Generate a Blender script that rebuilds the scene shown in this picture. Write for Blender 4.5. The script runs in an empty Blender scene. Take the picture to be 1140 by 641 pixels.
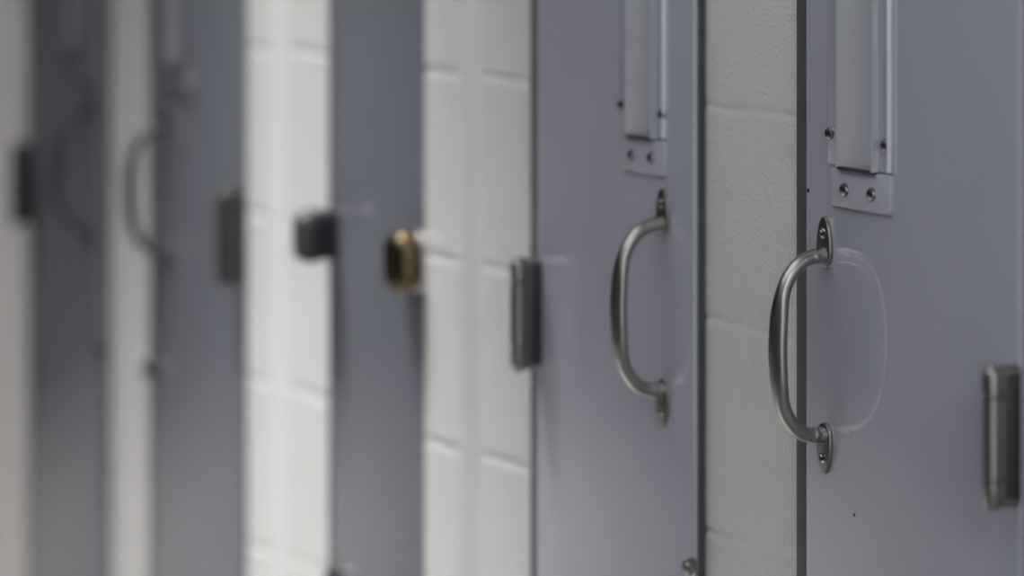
import bpy, bmesh, math, random
from mathutils import Vector, noise
random.seed(4)
C = bpy.context.scene.collection
SC = bpy.context.scene
# ------------------------------------------------------------------ measured set-up
F = 3400.0                      # focal length in pixels of the 1140 wide frame
TH = math.atan(2000.0 / F)      # angle between corridor direction and view axis
ST, CT = math.sin(TH), math.cos(TH)
D = 0.9486 * F / 1000 * ST      # camera distance from the wall
EYE = 1.464
COURSE = 0.203
FACE = 0.012                    # door faces stand this far in front of the block wall

def depth(px, p=0.0):
    return (D - p) / (ST + CT * (px - 570) / F)
def wy(px, p=0.0):
    return depth(px, p) * (CT - ST * (px - 570) / F)
def wz(px, py, p=0.0):
    return EYE - (py + 173) / F * depth(px, p)

# ------------------------------------------------------------------ materials
def mat(name, col, rough, metal=0.0, bump=None, spec=0.5, var=0.0, vscale=6, ior=1.5):
    m = bpy.data.materials.new(name); m.use_nodes = True
    nt = m.node_tree; b = nt.nodes['Principled BSDF']
    b.inputs['Base Color'].default_value = (*col, 1)
    b.inputs['Roughness'].default_value = rough
    b.inputs['Metallic'].default_value = metal
    b.inputs['Specular IOR Level'].default_value = spec
    b.inputs['IOR'].default_value = ior
    tc = nt.nodes.new('ShaderNodeTexCoord')
    if var:
        n = nt.nodes.new('ShaderNodeTexNoise'); n.inputs['Scale'].default_value = vscale
        n.inputs['Detail'].default_value = 5
        nt.links.new(tc.outputs['Object'], n.inputs['Vector'])
        mx = nt.nodes.new('ShaderNodeMixRGB'); mx.blend_type = 'MIX'
        mx.inputs[1].default_value = (*[c * (1 - var) for c in col], 1)
        mx.inputs[2].default_value = (*[min(1, c * (1 + var)) for c in col], 1)
        nt.links.new(n.outputs['Fac'], mx.inputs[0])
        nt.links.new(mx.outputs[0], b.inputs['Base Color'])
    last = None
    for (sc, st, dist, stretch) in (bump or []):
        mp = nt.nodes.new('ShaderNodeMapping'); mp.inputs['Scale'].default_value = stretch
        nt.links.new(tc.outputs['Object'], mp.inputs['Vector'])
        n = nt.nodes.new('ShaderNodeTexNoise'); n.inputs['Scale'].default_value = sc
        n.inputs['Detail'].default_value = 3
        nt.links.new(mp.outputs[0], n.inputs['Vector'])
        bp = nt.nodes.new('ShaderNodeBump'); bp.inputs['Strength'].default_value = st
        bp.inputs['Distance'].default_value = dist
        nt.links.new(n.outputs['Fac'], bp.inputs['Height'])
        if last: nt.links.new(last.outputs[0], bp.inputs['Normal'])
        last = bp
    if last: nt.links.new(last.outputs[0], b.inputs['Normal'])
    return m
one = (1, 1, 1)
DB = [(350, .04, .00025, one)]
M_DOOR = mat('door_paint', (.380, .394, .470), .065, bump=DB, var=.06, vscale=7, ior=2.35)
M_DOORF = mat('door_paint_darker', (.142, .151, .180), .12, bump=DB, var=.07, vscale=7, ior=1.9)  # same paint as the near doors, dimmer far light put into the colour
M_FRAME = mat('frame_paint', (.075, .079, .088), .45, bump=[(300, .15, .0006, one)], spec=.4, var=.25, vscale=30)  # shadow along the door edges put into the dark grey
M_PANEL = mat('bracket_paint', (.385, .395, .470), .22, bump=[(350, .1, .0006, one)], spec=.6)
M_PANE = mat('frosted_pane', (.40, .415, .455), .22, bump=[(350, .05, .0004, one)], var=.03)
M_PANEF = mat('frosted_pane_dim', (.20, .21, .23), .3)  # pane colour lowered for the weaker light on the far doors
M_RIM = mat('bare_rim', (.72, .74, .80), .25, .0)
M_WALL = mat('painted_block', (.598, .607, .606), .20, bump=[(270, .95, .0019, one), (85, .3, .0025, one)], var=.04, vscale=4)
M_STEEL = mat('brushed_nickel', (.325, .318, .305), .31, 1.0, bump=[(120, .10, .0006, (6, 6, .4))], var=.14, vscale=60)
M_PLATE = mat('plate_nickel', (.27, .26, .245), .34, 1.0, bump=[(120, .08, .0005, (6, 6, .4))], var=.10, vscale=60)
M_STEELF = mat('dull_nickel', (.075, .075, .08), .45, .8, var=.12, vscale=60)  # the brushed nickel again, dark far surroundings put into its colour
M_SCREW = mat('screw_steel', (.26, .26, .29), .25, 1.0)
M_ROSE = mat('bright_plate', (.50, .50, .51), .35, 1.0)
M_HINGE = mat('hinge_steel', (.29, .285, .28), .33, 1.0, bump=[(120, .08, .0005, (6, 6, .4))], var=.15, vscale=40)
M_HINGEF = mat('hinge_steel_dark', (.095, .09, .088), .4, 1.0, var=.15, vscale=40)  # shaded copy of the hinge steel, for the dim far end
M_DARK = mat('dark_metal', (.10, .10, .105), .36, 1.0, var=.15, vscale=40)
M_LATCH = mat('latch_metal', (.05, .05, .057), .40, .7, var=.15, vscale=40)
M_DARK2 = mat('dark_recess', (.045, .045, .05), .5, .3, var=.15, vscale=40)
M_BRASS = mat('aged_brass', (.16, .124, .064), .36, 1.0, var=.25, vscale=30)
M_BRASSD = mat('blackened_brass', (.072, .058, .037), .38, 1.0, var=.3, vscale=30)  # front of the knob, darker than its sides
M_BLACK = mat('black_chip', (.01, .01, .01), .7)
M_FLOOR = mat('floor_concrete', (.30, .29, .28), .35, var=.1, vscale=3)
M_CEIL = mat('ceiling_paint', (.75, .75, .74), .8, var=.03)
M_OPP = mat('opposite_paint', (.085, .085, .09), .6, bump=[(60, .2, .003, one)])

# ------------------------------------------------------------------ mesh helpers
def obj(name, bm, mats, parent=None, sharp=32):
    bmesh.ops.recalc_face_normals(bm, faces=bm.faces[:])
    for e in bm.edges:
        if len(e.link_faces) == 2:
            e.smooth = e.calc_face_angle(0) < math.radians(sharp)
    for f in bm.faces: f.smooth = True
    me = bpy.data.meshes.new(name); bm.to_mesh(me); bm.free()
    for m in (mats if isinstance(mats, (list, tuple)) else [mats]): me.materials.append(m)
    o = bpy.data.objects.new(name, me); C.objects.link(o)
    if parent: o.parent = parent
    return o
def box(bm, x0, x1, y0, y1, z0, z1, b=0.0, seg=2):
    r = bmesh.ops.create_cube(bm, size=1)
    for v in r['verts']:
        v.co = Vector(((x0 + x1) / 2 + v.co.x * (x1 - x0), (y0 + y1) / 2 + v.co.y * (y1 - y0), (z0 + z1) / 2 + v.co.z * (z1 - z0)))
    if b:
        es = list({e for v in r['verts'] for e in v.link_edges})
        bmesh.ops.bevel(bm, geom=es, offset=b, segments=seg, affect='EDGES', profile=.5)
def loft(bm, rings, closed=True, caps=True, mi=0):
    vs = [[bm.verts.new(p) for p in r] for r in rings]
    n = len(vs[0]); fs = []
    for a, b in zip(vs, vs[1:]):
        for i in range(n if closed else n - 1):
            j = (i + 1) % n
            fs.append(bm.faces.new((a[i], a[j], b[j], b[i])))
    if caps:
        fs.append(bm.faces.new(vs[0][::-1])); fs.append(bm.faces.new(vs[-1]))
    for f in fs: f.material_index = mi
    return fs
def off(pts, d):
    """inset a counter-clockwise convex polygon"""
    n = len(pts); out = []
    for i in range(n):
        a, b, c = Vector(pts[i - 1]), Vector(pts[i]), Vector(pts[(i + 1) % n])
        e1, e2 = (b - a).normalized(), (c - b).normalized()
        n1, n2 = Vector((-e1.y, e1.x)), Vector((-e2.y, e2.x))
        m = (n1 + n2)
        if m.length < 1e-6: m = n1
        m.normalize(); k = max(.4, m.dot(n1))
        q = b + m * (d / k); out.append((q.x, q.y))
    return out
def rrect(u0, u1, v0, v1, r, seg=6):
    pts = []
    for cu, cv, a0 in ((u1 - r, v0 + r, -90), (u1 - r, v1 - r, 0), (u0 + r, v1 - r, 90), (u0 + r, v0 + r, 180)):
        for i in range(seg + 1):
            a = math.radians(a0 + 90 * i / seg); pts.append((cu + r * math.cos(a), cv + r * math.sin(a)))
    return pts
def prism(bm, pts, fn, w0, w1, b=.001, mi=0):
    P = lambda q, w: [fn(u, v, w) for u, v in q]
    rings = [P(pts, w0), P(pts, w1 - b), P(off(pts, b * .3), w1 - b * .3), P(off(pts, b), w1)]
    return loft(bm, rings, mi=mi)
def lathe(bm, prof, y, z, x0, n=28, mi=0):
    """profile (outward, radius) turned about the wall normal (-X)"""
    rings = [[(x0 - o, y + r * math.cos(2 * math.pi * i / n), z + r * math.sin(2 * math.pi * i / n)) for i in range(n)] for o, r in prof]
    return loft(bm, rings, mi=mi)
def tag(o, label=None, cat=None, group=None, kind=None):
    if label: o['label'] = label
    if cat: o['category'] = cat
    if group: o['group'] = group
    if kind: o['kind'] = kind
    return o

# ------------------------------------------------------------------ block wall
ZL = []
for k in range(0, 14):
    zj = k * COURSE - .0015
    ZL += [(zj - .010, 0), (zj - .0054, 0), (zj - .0040, .0003), (zj - .0022, .0012), (zj + .0002, .0016), (zj + .0024, .0012), (zj + .0042, .0003), (zj + .0058, 0), (zj + .010, 0)]
    ZL += [(zj + COURSE * .35, 0), (zj + COURSE * .68, 0)]
def masonry(bm, plan, z0, z1):
    """plan: (x, y, nx, ny, weight); the outline is raised through the courses with raked joints"""
    pl = []
    for a, b in zip(plan, plan[1:]):
        L = math.hypot(a[0] - b[0], a[1] - b[1]); n = max(1, int(L / .010))
        for i in range(n):
            t = i / n; pl.append([a[j] + (b[j] - a[j]) * t for j in range(5)])
    pl.append(list(plan[-1]))
    lv = [(z0, 0)] + [l for l in ZL if z0 + .01 < l[0] < z1 - .01] + [(z1, 0)]
    rings = []
    for z, g in lv:
        r = []
        for x, y, nx, ny, w in pl:
            edge = z in (z0, z1)
            dz = 0 if edge else .0024 * noise.noise((y * 14 + 3.1, z * 3, 0)) + .0018 * noise.noise((y * 55, z * 20, 5))
            gg = g * w * (1 + .7 * noise.noise((y * 28, z * 9, 2)))
            r.append((x - nx * gg, y - ny * gg, z + dz))
        rings.append(r)
    loft(bm, rings, closed=True, caps=True)
def pier(bm, ya, yb, z0=0, z1=2.13):
    r = .003
    plan = [(.12, ya, 0, -1, 0), (r, ya, 0, -1, .0), (r * .3, ya + r * .3, -.7, -.7, .6), (0, ya + r, -1, 0, 1),
            (0, yb - r, -1, 0, 1), (r * .3, yb - r * .3, -.7, .7, .6), (r, yb, 0, 1, 0), (.12, yb, 0, 1, 0)]
    masonry(bm, plan, z0, z1)
def pilaster(bm, ya, yb, t, z0=0, z1=2.7):
    w = .032; plan = [(.002, ya - .004, -1, 0, 0)]
    for i in range(13):                          # soft splayed near side
        q = i / 12; e = q * q * (3 - 2 * q)
        plan.append((-t * e, ya + w * q, -1, 0, 0 if q < .8 else (q - .8) * 5))
    r = .008
    for i in range(7):
        a = math.radians(90 * i / 6)
        plan.append((-t + r - r * math.cos(a), yb - r + r * math.sin(a), -math.cos(a), math.sin(a), 1))
    plan.append((.002, yb, 0, 1, 1))
    masonry(bm, plan, z0, z1)

# doors: far edge px, near edge px, jamb outer px far / near, handle side
DOORS = [dict(a=897, b=1135, ja=887, jb=1150, side=1),
         dict(a=597, b=772, ja=591, jb=776, side=-1),
         dict(a=370, b=477, ja=366, jb=480, side=0),
         dict(a=170, b=271, ja=166, jb=275, side=1),
         dict(a=35, b=113, ja=31, jb=116, side=-1)]
for d in DOORS:
    d['yf'], d['yn'] = wy(d['a'], FACE), wy(d['b'], FACE)
    d['jf'], d['jn'] = wy(d['ja'], .006), wy(d['jb'], .006)
TOPZ = 2.13
edges = [-1.5]
for d in DOORS: edges += [d['jn'], d['jf']]
edges.append(7.4)
WL = ['white painted block wall nearest the camera, right of all the doors',
      'narrow dim white painted block pier between the two sharp doors on the right',
      'bright white painted block wall strip right of the brass knob door, with a rounded rib',
      'bright blurred white block wall strip left of the brass knob door, with a rounded rib',
      'narrow blurred white block pier between the two leftmost doors',
      'blurred pale block wall at the left end of the row of doors']
for i in range(0, len(edges), 2):
    bm = bmesh.new(); pier(bm, edges[i], edges[i + 1])
    if i == 4: pilaster(bm, wy(537), wy(470, .013), .013, 0, TOPZ)
    if i == 6: pilaster(bm, wy(322), wy(273, .013), .013, 0, TOPZ)
    tag(obj('wall_right', bm, M_WALL, sharp=50), WL[i // 2], 'wall', kind='structure')
bm = bmesh.new(); pier(bm, -1.5, 7.4, TOPZ, 2.7)
tag(obj('wall_right', bm, M_WALL, sharp=50), 'white painted block wall running above all the doors', 'wall', kind='structure')

def plain(name, b6, m, label, cat):
    bm = bmesh.new(); box(bm, *b6); tag(obj(name, bm, m), label, cat, kind='structure')
plain('floor', (-2.6, .12, -1.5, 7.4, -.05, 0), M_FLOOR, 'smooth grey corridor floor below the doors', 'floor')
plain('ceiling', (-2.6, .12, -1.5, 7.4, 2.7, 2.75), M_CEIL, 'flat pale ceiling over the corridor', 'ceiling')
plain('wall_left', (-2.7, -2.6, -1.5, 7.4, 0, 2.7), M_OPP, 'plain grey wall across the corridor from the doors', 'wall')
plain('wall_far', (-2.7, .12, 7.4, 7.5, 0, 2.7), M_OPP, 'plain grey wall closing the far end of the corridor', 'wall')

# ------------------------------------------------------------------ hardware
def pull_handle(root, y, z, m):
    x0 = -FACE
    path = [(-.002, .0800), (.008, .0800), (.0165, .0790), (.0265, .0760), (.0360, .0690), (.0435, .0590), (.0485, .0465), (.0512, .032), (.0525, .016), (.053, 0)]
    path = path + [(o, -q) for o, q in path[-2::-1]]
    # resample with Catmull-Rom
    P = [Vector((o, q)) for o, q in path]; S = []
    for i in range(len(P) - 1):
        p0, p1, p2, p3 = P[max(0, i - 1)], P[i], P[i + 1], P[min(len(P) - 1, i + 2)]
        for k in range(6):
            t = k / 6
            S.append(.5 * (2 * p1 + (p2 - p0) * t + (2 * p0 - 5 * p1 + 4 * p2 - p3) * t * t + (3 * p1 - p0 - 3 * p2 + p3) * t ** 3))
    S.append(P[-1])
    rings = []; n = 24
    for i, q in enumerate(S):
        tg = (S[min(i + 1, len(S) - 1)] - S[max(i - 1, 0)]).normalized(); nm = Vector((tg.y, -tg.x))
        f = max(0, 1 - (abs(q.y) / .056) ** 2) if abs(q.y) < .056 else 0
        f = f * f * (3 - 2 * f)
        fl = max(0, 1 - q.x / .012)              # flare into the foot
        cl = math.exp(-((q.x - .0135) / .0022) ** 2)      # collar near the foot
        w = .0067 + .0036 * f + .0016 * fl + .0008 * cl; h = .0067 + .0002 * f + .0018 * fl + .0008 * cl
        ring = []
        for k in range(n):
            a = 2 * math.pi * k / n; ca, sa = math.cos(a), math.sin(a)
            ex = 1 - .06 * f
            cu = math.copysign(abs(ca) ** ex, ca); su = math.copysign(abs(sa) ** ex, sa)
            r = q + nm * (h * su)
            ring.append((x0 - r.x, y + w * cu, z + r.y))
        rings.append(ring)
    bm = bmesh.new(); loft(bm, rings)
    o = obj('pull_handle', bm, m, root)
    for s in (1, -1):
        bm = bmesh.new()
        pts = []
        for k in range(36):                      # tapered oval, wide at the bar, slim at the tip
            a = 2 * math.pi * k / 36
            v = math.sin(a) * .0225; w = .0100 - .0022 * math.sin(a) * s
            pts.append((math.copysign(abs(math.cos(a)) ** .85, math.cos(a)) * w, v))
        prism(bm, pts, lambda u, v, w: (x0 - w, y + u, z + s * .0920 + v), 0, .0042, .0014)
        obj('mounting_plate', bm, M_PLATE if m is M_STEEL else m, o)
        bm = bmesh.new()
        lathe(bm, [(.003, .0048), (.0044, .0048), (.0053, .0040), (.0058, .0028), (.0053, .0019), (.0047, .0006)], y, z + s * .1000, x0)
        obj('screw', bm, M_SCREW if m is M_STEEL else m, o)
    return o
def dome(root, y, z, x0, r=.0058, m=None):
    bm = bmesh.new()
    lathe(bm, [(-.001, r), (.0008, r), (.0024, r * .86), (.0034, r * .55), (.0038, r * .2)], y, z, x0, 20)
    return obj('screw', bm, m or M_SCREW, root)
def window_slot(root, y, zb, far, flw, hw):
    """narrow upright window: screwed-on sheet, two folded rails, a recessed frosted pane and a bracket below;
    y is its middle, zb the lower end of the pane"""
    x0 = -FACE; top = 1.80; sm = M_DARK if far else M_SCREW
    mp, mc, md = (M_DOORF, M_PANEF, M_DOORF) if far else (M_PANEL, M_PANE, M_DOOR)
    bm = bmesh.new()
    pts = rrect(y - flw, y + flw, zb + .001, top, .002, 3)
    prism(bm, pts, lambda u, v, w: (x0 - w, u, v), 0, .002, .0006)
    o = obj('window_plate', bm, md, root)
    bm = bmesh.new()                       # pane, dished
    prof = [(-hw + .0005, .001)]
    for k in range(17):
        t = -1 + 2 * k / 16
        prof.append((t * (hw - .0005), .0024 + .0042 * abs(t) ** 2.0))
    prof.append((hw - .0005, .001))
    loft(bm, [[(x0 - p, y + u, zz) for u, p in prof] for zz in (zb + .001, top - .03)])
    obj('window_pane', bm, mc, o)
    for s, R in ((-1, .0082), (1, .0078)):  # rails
        bm = bmesh.new()
        c = y + s * hw
        sec = [(-.0020, .0015), (-.0017, R - .0010), (-.0009, R), (.0009, R), (.0017, R - .0010), (.0020, .0015)]
        loft(bm, [[(x0 - p, c + u, zz) for u, p in sec] for zz in (zb, top - .02)])
        obj('window_rail', bm, md, o)
    bm = bmesh.new()
    box(bm, x0 - .0072, x0 - .0015, y - hw, y + hw, zb - .0022, zb + .0008, .0004)
    obj('window_seal', bm, M_DARK2, o)  # dark strip drawn as the shadow line at the pane's lower end
    bm = bmesh.new()
    box(bm, x0 - .0048, x0 - .001, y - flw + .0003, y - flw + .0030, zb + .001, top - .003, .0008)
    obj('edge_fold', bm, md if far else M_RIM, o)
    bm = bmesh.new()
    pts = rrect(y - flw, y + flw * .86, zb - .0355, zb - .0015, .003, 3)
    prism(bm, pts, lambda u, v, w: (x0 - w, u, v), 0, .0036, .0010)
    obj('bracket', bm, mp, o)
    dome(o, y - hw - .0125, zb + .024, x0 - .002, m=sm)
    dome(o, y + flw - .004, zb + .028, x0 - .002, m=sm)
    for sy in (-.45, .40):
        dome(o, y + sy * flw, zb - .0195, x0 - .0034, m=sm)
    return o
def hinge(root, y, z, m):
    """lift-off hinge: an upright rounded barrel on a leaf standing out from the door edge"""
    x0 = -FACE; h = .0570; t = .0058; R = .0074; cu = .0260
    sec = [(0, -t), (cu - .0060, -t)] + [(cu + R * math.cos(math.radians(a)), R * math.sin(math.radians(a))) for a in range(-140, 141, 20)] + [(cu - .0060, t), (0, t)]
    levels = [(-h, .0042), (-h + .0008, .0026), (-h + .0022, .0010), (-h + .0045, 0)]
    for q in (-.034, .034):
        levels += [(q - .0018, 0), (q - .0011, .0024), (q + .0011, .0024), (q + .0018, 0)]
    levels += [(h - .0045, 0), (h - .0022, .0010), (h - .0008, .0026), (h, .0042)]
    bm = bmesh.new(); rings = []
    for v, ins in levels:
        ring = []
        for u, w in sec:
            if u < cu - .0055 and abs(w) <= t + 1e-6: ring.append((x0 - u, y + w * (1 - .5 * ins / t), z + v))
            else: ring.append((x0 - (cu + (u - cu) * (1 - ins / R)), y + w * (1 - ins / R), z + v))
        rings.append(ring)
    loft(bm, rings)
    o = obj('hinge', bm, m, root, 40)
    bm = bmesh.new()
    prism(bm, rrect(.001, .0165, -h + .006, h - .006, .002, 3), lambda u, v, w: (x0 - u, y - w, z + v), t - .003, t + .0009, .0005)
    obj('hinge_leaf', bm, M_DARK, o)
    for s in (-1, 1):
        bm = bmesh.new()
        k = 24
        prof = [(.0, .0052), (.0022, .0052), (.0036, .004), (.0042, .002)]
        loft(bm, [[(x0 - cu + r * math.cos(2 * math.pi * i / k), y + r * math.sin(2 * math.pi * i / k), z + s * (h - .001 + q)) for i in range(k)] for q, r in prof])
        obj('hinge_cap', bm, m, o)
    return o
def stud(root, y, z, r=.0065, L=.010, m=None):
    bm = bmesh.new()
    lathe(bm, [(-.001, r * 1.25), (.002, r * 1.25), (.003, r), (L - .002, r), (L, r * .7), (L + .0005, r * .2)], y, z, -FACE, 20)
    return obj('stud', bm, m or M_DARK, root)
def rounded_knob(root, y, z, mside, mface, mrose, o0, o1, hw, hh, name, rw=.6, cr=.98):
    """upright oblong knob with soft shoulders, on a slim rose"""
    x0 = -FACE
    fn = lambda u, v, w: (x0 - w, y + u, z + v)
    P = lambda q, w: [fn(u, v, w) for u, v in q]
    pts = rrect(-hw, hw, -hh, hh, hw * cr, 10)
    L = o1 - o0
    lv = [(0, .50), (.06, .42), (.13, .27), (.23, .13), (.36, .04), (.50, 0), (.62, .03), (.72, .09)]
    bm = bmesh.new()
    loft(bm, [P(off(pts, k * hw), o0 + q * L) for q, k in lv])
    o = obj(name, bm, mside, root)
    bm = bmesh.new()
    loft(bm, [P(off(pts, k * hw), o0 + q * L) for q, k in [(.715, .095), (.79, .16), (.86, .25), (.93, .37), (.975, .50), (1.0, .66)]])
    obj(name + '_face', bm, mface, o)
    bm = bmesh.new()
    prism(bm, rrect(-hw * rw, hw * rw, -hh * .97, hh * .97, hw * rw * .8, 6), fn, -.0005, o0 + .002, .001)
    obj('rose', bm, mrose, o)
    return o

# sizes from the near door
yl, yr = wy(921, FACE + .002), wy(992, FACE + .002)
FLW = abs(yl - yr) / 2
HATW = FLW - abs(wy(976, FACE) - wy(992, FACE))
HANDLE_Z = wz(920, 384, FACE)
PANEL_ZB = wz(955, 188, FACE)
HINGE_Z = wz(1120, 487, FACE + .015)
PANEL_OFF = DOORS[0]['yf'] - (yl + yr) / 2
STUD_Z = wz(772, 629, FACE)

LB = ['lilac-grey metal locker nearest the camera, in sharp focus, handle at its left edge',
      'lilac-grey metal locker second from the camera, handle near its right edge',
      'blurred grey metal locker with a brass knob and a dark latch, no pull handle',
      'dark blurred grey metal locker with a handle, next left of the brass knob locker',
      'farthest and most blurred grey metal locker, leftmost of the five']
HPX = {0: 920, 1: 740, 3: 187, 4: 103}
for i, d in enumerate(DOORS):
    yc = (d['yf'] + d['yn']) / 2
    root = bpy.data.objects.new('wall_locker', None); C.objects.link(root)  # root of one narrow door set in the block wall
    root.location = (0, yc, 0); root.empty_display_size = .1
    tag(root, LB[i], 'locker', 'row of narrow grey metal lockers in the block wall')
    a, b = d['yn'] - yc, d['yf'] - yc
    ja, jb = d['jn'] - yc, d['jf'] - yc
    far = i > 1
    bm = bmesh.new()
    g = .0025
    for y0, y1, s0, s1 in ((ja + .0005, a - g, ja + .0005, a + .012), (b + g, jb - .0005, b - .012, jb - .0005)):
        box(bm, -.007, .05, y0, y1, 0, TOPZ - .001, .001)
        box(bm, .036, .10, s0, s1, 0, TOPZ - .001)
    box(bm, -.007, .05, ja + .0005, jb - .0005, TOPZ - .03, TOPZ - .001, .001)
    box(bm, .036, .10, ja + .0005, jb - .0005, TOPZ - .045, TOPZ - .001)
    obj('frame', bm, M_FRAME, root)
    bm = bmesh.new(); box(bm, -FACE, .034, a, b, 0, TOPZ - .033, .0016, 3)
    if i == 0:
        lathe(bm, [(-.0005, .0017), (.0002, .0016), (.0004, .0008)], wy(951, FACE) - yc, wz(951, 573, FACE), -FACE, 7, mi=1)
        lathe(bm, [(-.0005, .0022), (.0002, .002), (.0004, .0008)], wy(899, FACE) - yc - .001, wz(899, 212, FACE), -FACE, 7, mi=1)
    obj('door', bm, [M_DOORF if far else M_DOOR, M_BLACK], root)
    if d['side']:
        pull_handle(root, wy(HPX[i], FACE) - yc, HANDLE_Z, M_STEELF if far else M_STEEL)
        if d['side'] > 0: window_slot(root, d['yf'] - PANEL_OFF - yc, PANEL_ZB, far, FLW, HATW)
        else:
            f2 = .88
            mid = (wy(692, FACE) - FLW * f2) - DOORS[1]['yn']
            window_slot(root, d['yn'] + mid - yc, PANEL_ZB, far, FLW * f2, HATW * .9)
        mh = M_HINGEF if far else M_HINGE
        if d['side'] > 0:
            hinge(root, d['yn'] + .004 - yc, HINGE_Z, mh); stud(root, d['yf'] - .006 - yc, STUD_Z, .009 if far else .0065, .016 if far else .010)
        else:
            hinge(root, d['yf'] - .006 - yc, HINGE_Z, mh); stud(root, d['yn'] + .001 - yc, STUD_Z - .002, .007, .010, M_DARK if far else M_HINGE)
    else:
        kn = rounded_knob(root, wy(463, FACE) - yc, wz(462, 290, FACE), M_BRASS, M_BRASSD, M_ROSE, .003, .035, .0240, .0350, 'knob', .98, .96)
        kn['label'] = 'dark brass knob at the right edge'
        rounded_knob(root, wy(372, FACE) - .004 - yc, wz(372, 260, FACE), M_LATCH, M_DARK2, M_LATCH, .010, .053, .0160, .0315, 'latch')
        stud(root, d['yf'] - .016 - yc, wz(372, 640, FACE), .009, .016)

# ------------------------------------------------------------------ light
def area(x, y, z, sx, sy, e, col, spread=180):
    l = bpy.data.lights.new('ceiling_lamp', 'AREA'); l.shape = 'RECTANGLE'; l.size = sx; l.size_y = sy; l.energy = e; l.color = col
    l.spread = math.radians(spread)
    o = bpy.data.objects.new('ceiling_lamp', l); C.objects.link(o); o.location = (x, y, z)
area(-1.35, 2.0, 2.66, 2.0, 2.2, 21, (.97, .985, 1))
area(-.66, 3.25, 2.66, .6, .4, 27, (1, .965, .95), 52)
area(-1.2, -.7, 2.66, 1.2, .8, 26, (.98, .99, 1))  # fill added behind the camera, for highlights on faces turned towards it
area(-.8, 5.4, 2.66, .6, 1.2, 34, (1, .94, .925), 92)
w = bpy.data.worlds.new('world'); SC.world = w; w.use_nodes = True
w.node_tree.nodes['Background'].inputs[0].default_value = (.96, .965, 1, 1)
w.node_tree.nodes['Background'].inputs[1].default_value = 1.25

# ------------------------------------------------------------------ camera
cd = bpy.data.cameras.new('camera'); cam = bpy.data.objects.new('camera', cd); C.objects.link(cam)
cam.location = (-D, 0, EYE); cam.rotation_euler = (math.pi / 2, 0, -TH)
cd.sensor_width = 36; cd.lens = 36 * F / 1140; cd.shift_y = -(320.5 + 173) / 1140
cd.clip_start = .05; cd.clip_end = 50
cd.dof.use_dof = True; cd.dof.focus_distance = depth(889, .02); cd.dof.aperture_fstop = 1.7
SC.camera = cam
SC.view_settings.view_transform = 'Standard'
